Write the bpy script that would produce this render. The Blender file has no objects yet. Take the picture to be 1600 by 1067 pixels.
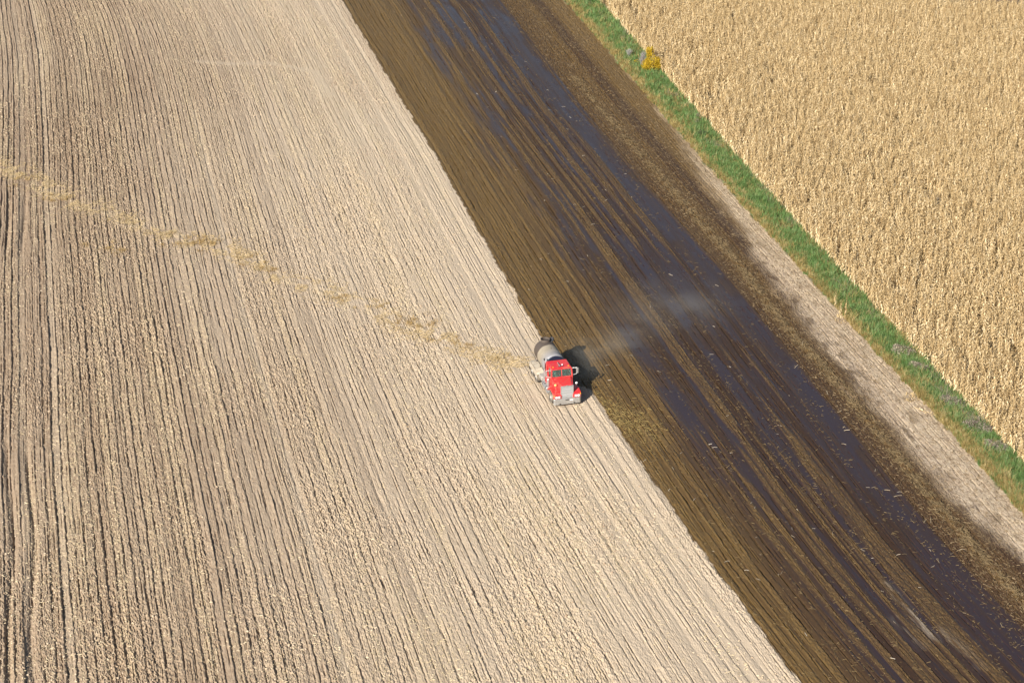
import bpy, bmesh, math
import numpy as np
from mathutils import Vector, Matrix

S = bpy.context.scene
COL = S.collection
R = math.radians
rng = np.random.default_rng(7)

# ------------------------------------------------------------------ camera, sky, sun, exposure
PITCH, FPX, H = R(24.5), 3254.0, 77.6
cam_d = bpy.data.cameras.new('camera'); cam = bpy.data.objects.new('camera', cam_d); COL.objects.link(cam)
cam.location = (0, 0, H); cam.rotation_euler = (R(90) - PITCH, 0, 0)
cam_d.sensor_width = 36; cam_d.lens = FPX / 1600 * 36; cam_d.clip_start = 1; cam_d.clip_end = 20000
S.camera = cam

SUN_EL, SUN_AZ = R(28), R(30)        # light travels towards +Y, turned SUN_AZ to +X
ld = Vector((math.sin(SUN_AZ) * math.cos(SUN_EL), math.cos(SUN_AZ) * math.cos(SUN_EL), -math.sin(SUN_EL)))
sun_d = bpy.data.lights.new('sun', 'SUN'); sun = bpy.data.objects.new('sun', sun_d); COL.objects.link(sun)
sun_d.energy = 5.0; sun_d.angle = R(0.53); sun_d.color = (1, .94, .85)
sun.rotation_euler = ld.to_track_quat('-Z', 'Y').to_euler()
sun.location = (0, 0, 120)
W = bpy.data.worlds.new('World'); S.world = W; W.use_nodes = True
nt = W.node_tree; bg = nt.nodes['Background']; sky = nt.nodes.new('ShaderNodeTexSky')
sky.sky_type = 'NISHITA'; sky.sun_disc = False; sky.sun_elevation = SUN_EL
sky.sun_rotation = math.atan2(-ld.x, -ld.y)
nt.links.new(sky.outputs[0], bg.inputs[0]); bg.inputs[1].default_value = 0.05
S.view_settings.view_transform = 'Standard'; S.view_settings.look = 'None'
S.view_settings.gamma = 1; S.view_settings.exposure = 0.88

# ------------------------------------------------------------------ where pixels of the plan meet the ground
cp, sp_ = math.cos(PITCH), math.sin(PITCH)
def g(px, py, z=0.0):
    x = np.asarray(px, float) - 800; yc = 533.5 - np.asarray(py, float)
    dy = FPX * cp + yc * sp_; dz = -FPX * sp_ + yc * cp
    t = (z - H) / dz
    return x * t, dy * t

# row guides (traced), each a smooth curve X(Y)
GA = [(20,0),(35,180),(38,400),(34,600),(38,720),(48,850),(47,1000),(50,1067)]
GB = [(236,0),(300,184),(344,360),(377,500),(437,700),(487,880),(535,1067)]
GC = [(550,0),(674,202),(765,354),(864,516),(929,617),(963,665),(1011,738),(1060,807),(1108,872),(1173,961),(1253,1067)]
GD = [(780,0),(871,118),(1040,324),(1124,415),(1195,505),(1272,600),(1347,700),(1438,800),(1541,920),(1600,985)]
GE = [(881,0),(935,61),(1040,185),(1185,350),(1276,444),(1357,539),(1445,630),(1512,708),(1600,803)]
GF = [(929,0),(983,61),(1034,116),(1122,219),(1242,350),(1320,441),(1397,519),(1455,583),(1576,708),(1600,735)]
class Guide:
    def __init__(s, pts, deg):
        px, py = zip(*pts); X, Y = g(px, py)
        s.y0, s.y1 = Y.min(), Y.max(); s.c = np.polyfit((Y - 170) / 80, X, deg)
        s.d = np.polyder(s.c)
    def __call__(s, Y):
        Y = np.asarray(Y, float); Yc = np.clip(Y, s.y0 - 2, s.y1 + 2)
        return np.polyval(s.c, (Yc - 170) / 80) + (Y - Yc) * np.polyval(s.d, (Yc - 170) / 80) / 80
GU = [Guide(GA, 4), Guide(GB, 4), Guide(GC, 5), Guide(GD, 5), Guide(GE, 4), Guide(GF, 4)]
UK = np.array([float(q(170.0)) for q in GU])
uA, uB, uC, uD, uE, uF = UK
def XofU(u, Y):
    """u: 1-D, Y: 1-D -> X grid (len Y, len u)"""
    gx = np.stack([q(Y) for q in GU], 1)
    out = np.empty((len(Y), len(u)))
    for i in range(len(Y)):
        out[i] = np.interp(u, UK, gx[i])
    lo = u < UK[0]; hi = u > UK[-1]
    out[:, lo] = gx[:, :1] + (u[lo] - UK[0])[None]
    out[:, hi] = gx[:, -1:] + (u[hi] - UK[-1])[None]
    return out
def Xs(u, Y):
    """scattered points"""
    gx = np.stack([q(Y) for q in GU], 1); out = np.empty(len(u))
    out[:] = gx[:, 0] + (u - UK[0])
    for k in range(len(UK) - 1):
        m = (u >= UK[k]) & (u <= UK[k + 1]); f = (u[m] - UK[k]) / (UK[k + 1] - UK[k])
        out[m] = gx[m, k] * (1 - f) + gx[m, k + 1] * f
    m = u > UK[-1]; out[m] = gx[m, -1] + (u[m] - UK[-1])
    return out
def Us(X, Y):
    gx = np.stack([q(Y) for q in GU], 1); out = UK[0] + X - gx[:, 0]
    for k in range(len(UK) - 1):
        m = (X >= gx[:, k]) & (X <= gx[:, k + 1]); f = (X - gx[:, k]) / (gx[:, k + 1] - gx[:, k])
        out[m] = (UK[k] + f * (UK[k + 1] - UK[k]))[m]
    m = X > gx[:, -1]; out[m] = (UK[-1] + X - gx[:, -1])[m]
    return out
def vn(x, y, sx, sy, seed, octv=1):
    """value noise 0..1 on numpy arrays"""
    tot = 0; amp = 1; nrm = 0
    for o in range(octv):
        r = np.random.default_rng(seed * 131 + o); T = r.random((256, 256))
        a = x / sx + 1000.37; b = y / sy + 1000.71
        i = np.floor(a).astype(int); j = np.floor(b).astype(int); fa = a - i; fb = b - j
        fa = fa * fa * (3 - 2 * fa); fb = fb * fb * (3 - 2 * fb)
        i &= 255; j &= 255; i1 = (i + 1) & 255; j1 = (j + 1) & 255
        v = (T[i, j] * (1 - fa) + T[i1, j] * fa) * (1 - fb) + (T[i, j1] * (1 - fa) + T[i1, j1] * fa) * fb
        tot = tot + v * amp; nrm += amp; amp *= .5; sx *= .5; sy *= .5
    return tot / nrm
def ss(a, b, x):
    t = np.clip((x - a) / (b - a), 0, 1); return t * t * (3 - 2 * t)

# ------------------------------------------------------------------ where the truck stands (needed by the ground)
TH = R(15.2)
tx, ty = g(886.5, 635.5); TX, TY = float(tx), float(ty)
TSTEP = TY + 4.0

# ------------------------------------------------------------------ materials
def mat(name, col, rough=.6, metal=0.0, spec=.5, noise=None, coat=0.0, bump=0.0):
    m = bpy.data.materials.new(name); m.use_nodes = True; N = m.node_tree.nodes; L = m.node_tree.links
    b = N['Principled BSDF']; b.inputs['Base Color'].default_value = (*col, 1)
    b.inputs['Roughness'].default_value = rough; b.inputs['Metallic'].default_value = metal
    b.inputs['Specular IOR Level'].default_value = spec; b.inputs['Coat Weight'].default_value = coat
    if noise:   # (second colour, scale, low, high)
        tc = N.new('ShaderNodeTexCoord'); n = N.new('ShaderNodeTexNoise'); n.inputs['Scale'].default_value = noise[1]
        n.inputs['Detail'].default_value = 6
        L.new(tc.outputs['Object'], n.inputs['Vector'])
        r = N.new('ShaderNodeMapRange'); r.inputs[1].default_value = noise[2]; r.inputs[2].default_value = noise[3]
        L.new(n.outputs[0], r.inputs[0])
        mx = N.new('ShaderNodeMix'); mx.data_type = 'RGBA'; L.new(r.outputs[0], mx.inputs[0])
        mx.inputs[6].default_value = (*col, 1); mx.inputs[7].default_value = (*noise[0], 1)
        L.new(mx.outputs[2], b.inputs['Base Color'])
        if bump:
            bp = N.new('ShaderNodeBump'); bp.inputs['Strength'].default_value = bump; bp.inputs['Distance'].default_value = .02
            L.new(n.outputs[0], bp.inputs['Height']); L.new(bp.outputs[0], b.inputs['Normal'])
    return m

def plant_mat(name, c1, c2, c3=None, rough=.7, trans=.0):
    """colour differs from plant to plant and along patches"""
    m = bpy.data.materials.new(name); m.use_nodes = True; N = m.node_tree.nodes; L = m.node_tree.links
    b = N['Principled BSDF']; b.inputs['Roughness'].default_value = rough; b.inputs['Specular IOR Level'].default_value = .25
    oi = N.new('ShaderNodeObjectInfo'); geo = N.new('ShaderNodeNewGeometry')
    n = N.new('ShaderNodeTexNoise'); n.inputs['Scale'].default_value = 2.3; n.inputs['Detail'].default_value = 4
    L.new(geo.outputs['Position'], n.inputs['Vector'])
    ad = N.new('ShaderNodeMath'); ad.operation = 'ADD'; L.new(oi.outputs['Random'], ad.inputs[0])
    mr = N.new('ShaderNodeMapRange'); mr.inputs[1].default_value = .3; mr.inputs[2].default_value = .7
    mr.inputs[3].default_value = -.5; mr.inputs[4].default_value = .5; L.new(n.outputs[0], mr.inputs[0])
    L.new(mr.outputs[0], ad.inputs[1])
    cr = N.new('ShaderNodeValToRGB'); e = cr.color_ramp.elements
    e[0].color = (*c1, 1); e[0].position = .1; e[1].color = (*c2, 1); e[1].position = .75
    if c3: q = cr.color_ramp.elements.new(1.0); q.color = (*c3, 1)
    L.new(ad.outputs[0], cr.inputs[0]); L.new(cr.outputs[0], b.inputs['Base Color'])
    if trans:
        t = N.new('ShaderNodeBsdfTranslucent'); L.new(cr.outputs[0], t.inputs[0])
        mx = N.new('ShaderNodeMixShader'); mx.inputs[0].default_value = trans
        L.new(b.outputs[0], mx.inputs[1]); L.new(t.outputs[0], mx.inputs[2])
        L.new(mx.outputs[0], N['Material Output'].inputs[0])
    return m

def soil_material():
    m = bpy.data.materials.new('soil'); m.use_nodes = True; N = m.node_tree.nodes; L = m.node_tree.links
    b = N['Principled BSDF']
    a1 = N.new('ShaderNodeAttribute'); a1.attribute_name = 'm1'
    a2 = N.new('ShaderNodeAttribute'); a2.attribute_name = 'm2'
    s1 = N.new('ShaderNodeSeparateColor'); L.new(a1.outputs['Color'], s1.inputs[0])
    s2 = N.new('ShaderNodeSeparateColor'); L.new(a2.outputs['Color'], s2.inputs[0])
    straw, wet, liq = s1.outputs; tone = a1.outputs['Alpha']; silt, green, dark = s2.outputs; olive = a2.outputs['Alpha']
    geo = N.new('ShaderNodeNewGeometry')
    def mix(f, A, B):
        x = N.new('ShaderNodeMix'); x.data_type = 'RGBA'
        if isinstance(f, float): x.inputs[0].default_value = f
        else: L.new(f, x.inputs[0])
        for k, v in ((6, A), (7, B)):
            if isinstance(v, tuple): x.inputs[k].default_value = (*v, 1)
            else: L.new(v, x.inputs[k])
        return x.outputs[2]
    n = N.new('ShaderNodeTexNoise'); n.inputs['Scale'].default_value = 7; n.inputs['Detail'].default_value = 5; n.inputs['Roughness'].default_value = .7
    L.new(geo.outputs['Position'], n.inputs['Vector'])
    nr = N.new('ShaderNodeMapRange'); nr.inputs[1].default_value = .35; nr.inputs[2].default_value = .65; L.new(n.outputs[0], nr.inputs[0])
    dry = mix(tone, (.215, .147, .095), (.44, .36, .268))
    dry = mix(nr.outputs[0], dry, mix(.35, dry, (.36, .27, .18)))
    dry = mix(straw, dry, (.44, .345, .215))
    w = mix(olive, (.058, .033, .017), (.118, .072, .024))
    w = mix(dark, w, (.034, .0185, .011))
    w = mix(straw, w, (.135, .088, .036))
    w = mix(silt, w, (.16, .13, .10))
    c = mix(wet, dry, w)
    lq = mix(silt, (.031, .018, .0185), (.10, .08, .062))
    c = mix(liq, c, lq)
    c = mix(green, c, (.075, .09, .03))
    L.new(c, b.inputs['Base Color'])
    def mr(src, lo, hi):
        q = N.new('ShaderNodeMapRange'); q.inputs[3].default_value = lo; q.inputs[4].default_value = hi; L.new(src, q.inputs[0]); return q.outputs[0]
    r1 = mr(wet, .95, .55)
    mu = N.new('ShaderNodeMix'); mu.data_type = 'FLOAT'; L.new(liq, mu.inputs[0]); L.new(r1, mu.inputs[2]); mu.inputs[3].default_value = .25
    L.new(mu.outputs[0], b.inputs['Roughness'])
    sp = mr(liq, .25, .68); L.new(sp, b.inputs['Specular IOR Level'])
    bp = N.new('ShaderNodeBump'); bp.inputs['Distance'].default_value = .03
    L.new(n.outputs[0], bp.inputs['Height']); L.new(mr(liq, .8, .06), bp.inputs['Strength'])
    L.new(bp.outputs[0], b.inputs['Normal'])
    return m
SOIL = soil_material()

# ------------------------------------------------------------------ helpers
def mesh_np(name, V, F, M=None, attrs=None, smooth=False):
    me = bpy.data.meshes.new(name); V = np.ascontiguousarray(V, np.float32); F = np.ascontiguousarray(F, np.int32)
    k = F.shape[1]
    me.vertices.add(len(V)); me.vertices.foreach_set('co', V.ravel())
    me.loops.add(F.size); me.loops.foreach_set('vertex_index', F.ravel())
    me.polygons.add(len(F)); me.polygons.foreach_set('loop_start', np.arange(0, F.size, k, dtype=np.int32))
    me.polygons.foreach_set('use_smooth', np.full(len(F), smooth))
    me.update(calc_edges=True)
    for n_, a in (attrs or {}).items():
        at = me.attributes.new(n_, 'FLOAT_COLOR', 'POINT'); at.data.foreach_set('color', np.ascontiguousarray(a, np.float32).ravel())
    if M: me.materials.append(M)
    return me
def tag(o, label=None, cat=None, group=None, kind=None):
    for k, v in (('label', label), ('category', cat), ('group', group), ('kind', kind)):
        if v: o[k] = v
    return o
def link(name, me, parent=None):
    o = bpy.data.objects.new(name, me); COL.objects.link(o)
    if parent: o.parent = parent
    return o
def empty(name, loc=(0, 0, 0), rz=0):
    o = bpy.data.objects.new(name, None); COL.objects.link(o); o.location = loc; o.rotation_euler = (0, 0, rz); o.empty_display_size = .3
    return o
def copy_tree(o, parent=None):
    c = o.copy(); COL.objects.link(c)
    if parent: c.parent = parent
    for ch in o.children: copy_tree(ch, c)
    return c

# ------------------------------------------------------------------ the ground sheet
def pl_dist(X, Y, pts):
    """distance from points to an image-traced line laid on the ground"""
    px, py = zip(*pts); gx, gy = g(px, py); d = np.full(np.shape(X), 1e9, np.float32)
    for a, b, c, e in zip(gx[:-1], gy[:-1], gx[1:], gy[1:]):
        l2 = (c - a) ** 2 + (e - b) ** 2
        t = np.clip(((X - a) * (c - a) + (Y - b) * (e - b)) / l2, 0, 1)
        d = np.minimum(d, np.hypot(X - a - t * (c - a), Y - b - t * (e - b)))
    return d
WEEDLINE = [(-60,245),(0,262),(60,290),(130,325),(250,362),(330,382),(420,425),(520,462),(640,505),(720,535),(830,575)]
FAINT = [(310,96),(360,100),(420,98),(490,112),(515,150)]
SWATH_T = .26
DROW = .66

def wet_edge(Y, seed=3):
    """u of the left edge of the spread strip"""
    e = uC - 1.43 * ss(TSTEP - 1.0, TSTEP + 1.0, Y)
    return e + (vn(Y, Y * 0, 2.2, 1, seed) - .5) * .35 + (vn(Y, Y * 0, .5, 1, seed + 1) - .5) * .25
def ground_fields(u, Y, X):
    """u, Y, X: same-shape arrays -> height, m1, m2"""
    sh = u.shape; r_ = np.random.default_rng(11)
    white = r_.random(sh); white2 = r_.random(sh)
    uw = u + (vn(u, Y, 9, 18, 5) - .5) * .30 + (vn(u, Y, 3, 5, 6) - .5) * .06     # rows wander a little
    ph = uw / DROW; row = np.floor(ph).astype(int); f = ph - row
    T = np.random.default_rng(21).random(4096); rr = T[row & 4095]; rr2 = T[(row * 7 + 13) & 4095]
    grp = vn(row.astype(float), row * 0.0, 6, 1, 8)                                # wide bands, smooth and rough
    along = vn(row * 3.17, Y, 1, 9, 9) ; along2 = vn(row * 5.3, Y, 1, 1.6, 10)
    we = wet_edge(Y); dW = u - we
    wet = ss(-.07, .07, dW + (white - .5) * .10)
    tM = (u - uD) / (uE - uD)                                                     # across the margin right of the strip
    far = ss(120, 270, Y)
    # narrow slots left by the tines, broken into beads
    slot_n = ss(.30, .62, vn(row * 2.3, Y, 1, 3.5, 51)) * (.35 + .65 * ss(.25, .6, vn(row * 6.1, Y, 1, .38, 52)))
    slot = np.exp(-((f - .90) / .075) ** 2) * slot_n * (.35 + .65 * rr2)
    fs = (uw / .33 + .35) % 1.0; rs = np.floor(uw / .33 + .35).astype(int)
    slot = slot + .6 * np.exp(-((fs - .5) / .11) ** 2) * ss(.50, .75, vn(rs * 3.9, Y, 1, 2.2, 53)) * (.3 + .7 * ss(.3, .6, vn(rs * 8.3, Y, 1, .33, 54)))
    # dry field ------------------------------------------------
    bead = vn(row * 9.1, Y, 1, .45, 12)
    amp = (.030 + .13 * np.clip(rr * 1.5 - .35, 0, 1) + .07 * np.clip(along * 1.7 - .7, 0, 1)) * (.25 + .85 * along2) * (.35 + 1.1 * bead)
    leftness = ss(uC - 12, uA - 2, u)
    amp = amp * (.75 + .65 * leftness)
    track = np.exp(-((u - (uC - 2.9)) / .35) ** 2) + np.exp(-((u - (uC - 5.2)) / .3) ** 2) + .9 * np.exp(-((u - uB - .4) / .35) ** 2) * ss(245, 230, Y) \
        + .8 * np.exp(-((u - uB + 17.6) / .4) ** 2) + .7 * np.exp(-((u - uB + 20.4) / .4) ** 2)
    track = track + np.exp(-((u - (uC - 1.75)) / .42) ** 2) * ss(TSTEP, TSTEP - 6, Y) + .6 * np.exp(-((u - (uC - 3.9)) / .35) ** 2)
    track = np.clip(track, 0, 1)
    rough = vn(u, Y, 5, 12, 14, 2); rough = ss(.35, .7, rough)
    grain = (white - .5)
    c1 = vn(uw, Y, .125, .24, 15) - .5; c2 = vn(uw, Y, .36, .6, 16) - .5
    cl = (.07 * grain + .062 * c1 + .010 * c2) * (.45 + .75 * rough + .5 * (grp > .55)) * (1 - .75 * track)
    saw = np.where(f < .88, f / .88, (1 - f) / .12)
    f2 = (uw / .31) % 1.0; row2 = np.floor(uw / .31).astype(int); fine = .062 * (np.where(f2 < .75, f2 / .75, (1 - f2) / .25) - .5) * ss(.45, .8, vn(row2 * 4.7, Y, 1, 2.5, 13))
    hdry = amp * (saw - .4) + fine * (1 - track) - .23 * slot * (1 - .6 * track) + cl + .02 * np.cos(2 * np.pi * (uw / 3.05)) - .05 * track
    # deep furrows near the left edge of the picture
    for uu, wd, dp in ((uA + .25, .22, .20), (uA - 1.35, .25, .22), (uA - .5, .15, -.07)):
        w_ = uu + (vn(Y, Y * 0, 14, 1, 17) - .5) * .8
        hdry = hdry - dp * np.exp(-((u - w_) / wd) ** 2) * ss(.25, .5, vn(Y, Y * 0, 12, 1, 18)) * (1 - .8 * ss(190, 230, Y))
    # bank at the edge of the strip
    hdry = hdry + .06 * np.exp(-((u - uC + .35) / .25) ** 2)
    wl = pl_dist(X, Y, WEEDLINE); wld = np.exp(-(wl / 1.3) ** 2)
    hdry = hdry * (1 - .35 * wld) + .10 * wld * c2
    fa = np.exp(-(pl_dist(X, Y, FAINT) / .6) ** 2)
    hdry = hdry * (1 - .7 * fa)
    tone = .12 + .88 * ss(uA, uC - 9, u) * (1 - .30 * ss(190, 280, Y)) 
    tone = tone + (vn(u, Y, 12, 30, 19, 3) - .5) * .5 + (white2 - .5) * .28 + c1 * .3 + (rr2 - .5) * .16 + .25 * track + .3 * fa
    bandn = vn(uw, Y, .9, 22, 20)
    straw = np.clip(ss(.50, .95, bandn) * .55 + .22 * (grp > .5), 0, 1) * ss(.45, .8, white2) + .55 * ss(.86, .93, vn(u, Y, .12, .22, 22)) \
        + .5 * wld * ss(.45, .75, vn(u, Y, .6, 1.2, 23))
    straw = straw * (1 - .6 * track)
    # wet strip ------------------------------------------------
    # wheel bands: flat lanes between low ridges, all along the rows
    ub = u - we
    lane = vn(uw + 40, Y, .62, 70, 30) * .65 + vn(uw, Y, .24, 20, 31) * .35
    t = (u - uC) / (uD - uC)
    tt = t + .08 * (vn(u, Y, 2, 18, 32) - .5)
    wetness = ss(.18, .62, tt + .22 * (1 - far) - .05 + .25 * (vn(u, Y, 4, 14, 33) - .5))
    near_d = np.exp(-((t - .93) / .07) ** 2) * ss(105, 120, Y)                      # long lane beside the right edge
    ridge = ss(.48, .68, vn(uw + 11, Y, .42, 40, 34) * .75 + vn(uw, Y, .2, 5, 35) * .25) * (1 - .75 * near_d)
    thr = .85 - .38 * wetness - .30 * near_d - .03 * (1 - far)
    liq = ss(thr - .20, thr + .20, lane * .85 + .13 * vn(u, Y, .35, 1.6, 27, 2)) * (1 - ridge * .9) * ss(.10, .30, tt) * (t < 1.01)
    dryp = ss(.55, .7, vn(u, Y, 3.2, 7, 36, 2))                                      # browner islands
    liq = liq * (1 - .65 * dryp); pud = .8 * ss(.55, .75, vn(u, Y, 1.0, 12, 26, 3)) * ss(.15, .35, tt); liq = np.maximum(liq, pud * (1 - .85 * ridge) * (t < 1.01)) 
    hwet = -.03 + .05 * ridge + (.02 * grain + .06 * c1) * (.25 + .9 * ridge) + (amp * 1.0 * (saw - .4) + fine * .5 - .24 * slot) * (1 - .6 * near_d)
    hwet = hwet * (1 - liq) + liq * (-.035 + .004 * grain - .12 * slot * (slot_n > .5))
    olive = np.clip(ss(.38 + .34 * far, .04, t) * (.70 + .30 * far) + .25 * (vn(u, Y, 1.3, 10, 37) - .4) + .25 * ridge + .15 * dryp + .12 * grain, 0, 1)
    dark = np.clip(.9 * ss(.22, .8, t + .2 * (1 - far)) * (1 - .7 * ridge) + .35 * (vn(uw, Y, .35, 9, 28) - .4) + .3 * (white2 - .5), 0, 1) * (.85 + .15 * (1 - far))
    wstraw = np.clip(ridge * (.10 + .6 * ss(.62, .9, white2)) + .75 * ss(.90, .95, vn(u, Y, .13, .16, 38)) + .06 * far, 0, 1) * (1 - liq * .8)
    gx_, gy_ = g([905, 955, 985, 1030], [640, 648, 655, 690])
    yp = np.exp(-(pl_dist(X, Y, [(905,632),(950,640),(990,650),(1030,690)]) / 1.2) ** 2)
    wstraw = np.clip(wstraw + yp * (.2 + .5 * ss(.4, .6, vn(u, Y, .4, .9, 39))), 0, 1); liq = liq * (1 - yp); olive = np.clip(olive + .5 * yp, 0, 1)
    # grey silt streaks floating low right
    silt = np.exp(-(pl_dist(X, Y, [(1388,912),(1425,958),(1462,1000)]) / .33) ** 2) * .8 \
        + np.exp(-(pl_dist(X, Y, [(1398,965),(1420,985),(1440,1010)]) / .38) ** 2) * .6 \
        + np.exp(-(pl_dist(X, Y, [(1470,985),(1500,1012),(1530,1040)]) / .5) ** 2) * .35 \
        + np.exp(-(pl_dist(X, Y, [(1080,470),(1110,500)]) / 1.3) ** 2) * .12
    silt = np.clip(silt * 1.3 * ss(.3, .75, vn(u, Y, .22, 1.6, 40, 3)), 0, 1)
    # margin right of the strip ---------------------------------
    yy = [95, 118, 128, 142, 158, 180, 205, 235, 280, 300]
    tdry = np.interp(Y, [95, 112, 122, 134, 146, 158, 172, 190, 215, 245, 290], [1.3, 1.15, .90, .52, .39, .38, .44, .58, .82, 1.06, 1.15])
    mt = tM + .26 * (vn(u, Y, 1.2, 4.5, 41, 3) - .5) + .05 * (white - .5)
    mdry = ss(tdry - .12, tdry + .20, mt) 
    mdry = np.clip(mdry * (1 - .6 * ss(.55, .75, vn(u, Y, .7, 1.6, 42, 3)) * ss(1.05, .6, tM)) * (1 - .45 * ss(.72, .85, vn(u, Y, .16, .3, 50))), 0, 1)
    inM = ss(-.01, .01, tM)
    swath = np.exp(-((tM - SWATH_T - .12 * (vn(Y, Y * 0, 15, 1, 43) - .5)) / .06) ** 2) * ss(245, 215, Y)
    chev = .5 + .5 * np.sin(Y * 9 + 3 * vn(u, Y, .5, .7, 44) * 3)
    mtrack = np.exp(-((tM - .60) / .06) ** 2) + .8 * np.exp(-((tM - .50) / .03) ** 2)
    hm = -.02 + .6 * amp * (saw - .4) + cl * .9 - .20 * slot + swath * (.10 * c1 + .09 * chev * ss(.3, .6, vn(u, Y, .3, .5, 45))) - .03 * mtrack
    mstraw = np.clip(.24 * ss(.5, .9, white2) + .45 * swath * ss(.3, .7, vn(u, Y, .16, .2, 46)) + .35 * ss(.75, .9, vn(u, Y, .15, .3, 47)) - .4 * mtrack
                     + .30 * far * ss(.72, .8, tM) , 0, 1)
    # combine
    h = hdry * (1 - wet) + hwet * wet
    h = h * (1 - inM) + hm * inM
    wet = wet * (1 - inM) + (1 - mdry) * inM
    liq = liq * (.88 - .25 * ss(.3, .8, vn(uw, Y, .3, 6, 29))) * (ss(.02, .10, dW)) * (1 - inM); silt = silt * (1 - inM)
    straw = straw * (1 - ss(-.1, .1, dW)) + ss(-.1, .1, dW) * (wstraw * (1 - inM) + mstraw * inM)
    tone = tone * (1 - inM) + inM * (.72 + .5 * (white2 - .5) + .3 * c1 + .3 * (vn(u, Y, .9, 2, 48) - .5) - .25 * far)
    olive = olive * (1 - inM) + inM * np.clip(.38 + .25 * far - .5 * mtrack - .35 * (1 - far) * (1 - swath) + .4 * (white - .5) + .6 * (mt - .2), 0, 1)
    dark = dark * (1 - inM) + inM * np.clip(.35 - .5 * tM + .4 * mtrack + .5 * ss(130, 112, Y), 0, 1)
    gr = ss(-.05, .35, u - uE + (vn(u, Y, .5, 1.5, 49, 2) - .5) * 1.0)
    h = h * (1 - gr) + gr * (.05 * c2 + .06 * c1)
    wet = wet * (1 - gr); straw = straw * (1 - gr)
    corn = ss(-.1, .3, u - uF)
    m1 = np.stack([straw, wet, liq, tone], -1); m2 = np.stack([silt, gr * (1 - .7 * corn), dark, olive], -1)
    return h, np.clip(m1, 0, 1), np.clip(m2, 0, 1), wet, dW, tM

ucols = np.concatenate([np.arange(uA - 34, uA - 14, .16), np.arange(uA - 14, uA - 4, .10), np.arange(uA - 4, uC - .6, .055), np.arange(uC - .6, uE + .6, .06),
                        np.arange(uE + .6, uF + 1.5, .12), np.arange(uF + 1.5, uF + 40, 1.5)])
Yrows = np.exp(np.arange(math.log(100), math.log(302), .00112))
XG = XofU(ucols, Yrows); YG = np.repeat(Yrows[:, None], len(ucols), 1); UG = np.repeat(ucols[None], len(Yrows), 0)
HG, M1, M2, WETG, DWG, TMG = ground_fields(UG, YG, XG)
nY, nU = XG.shape
idx = np.arange(nY * nU).reshape(nY, nU)
quads = np.stack([idx[:-1, :-1], idx[:-1, 1:], idx[1:, 1:], idx[1:, :-1]], -1).reshape(-1, 4)
um = (UG[:-1, :-1] + UG[:-1, 1:]).ravel() / 2
dwm = DWG[:-1, :-1].ravel()
cls = np.where(um > uE, 3, np.where(um > uD, 2, np.where(dwm > 0, 1, 0)))
V = np.stack([XG, YG, HG], -1).reshape(-1, 3); m1f = M1.reshape(-1, 4); m2f = M2.reshape(-1, 4)
for k, (nm, lb) in enumerate((('field', 'pale dry tilled field with furrows running away from the viewer'),
                              ('wet_field', 'dark wet slurry-covered strip of field right of the red truck'),
                              ('field_margin', 'trampled strip with straw between the wet strip and the grass'),
                              ('soil', 'soil under the grass strip and the standing corn'))):
    q = quads[cls == k]; used = np.unique(q); rm = np.zeros(len(V), np.int32); rm[used] = np.arange(len(used))
    o = link(nm, mesh_np(nm, V[used], rm[q], SOIL, {'m1': m1f[used], 'm2': m2f[used]}))
    tag(o, lb, kind='structure')
def hz(X, Y):
    """ground height at scattered points"""
    u = Us(X, Y)
    i = np.clip(np.searchsorted(Yrows, Y) , 0, nY - 1); j = np.clip(np.searchsorted(ucols, u), 0, nU - 1)
    return HG[i, j]
# land beyond: one sheet to the horizon
me = mesh_np('ground', [(-9000, -9000, -.45), (9000, -9000, -.45), (9000, 9000, -.45), (-9000, 9000, -.45)], [(0, 1, 2, 3)],
             mat('far_soil', (.12, .085, .05), .95, noise=((.18, .13, .08), .05, .4, .6)))
tag(link('ground', me), kind='structure')

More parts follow.
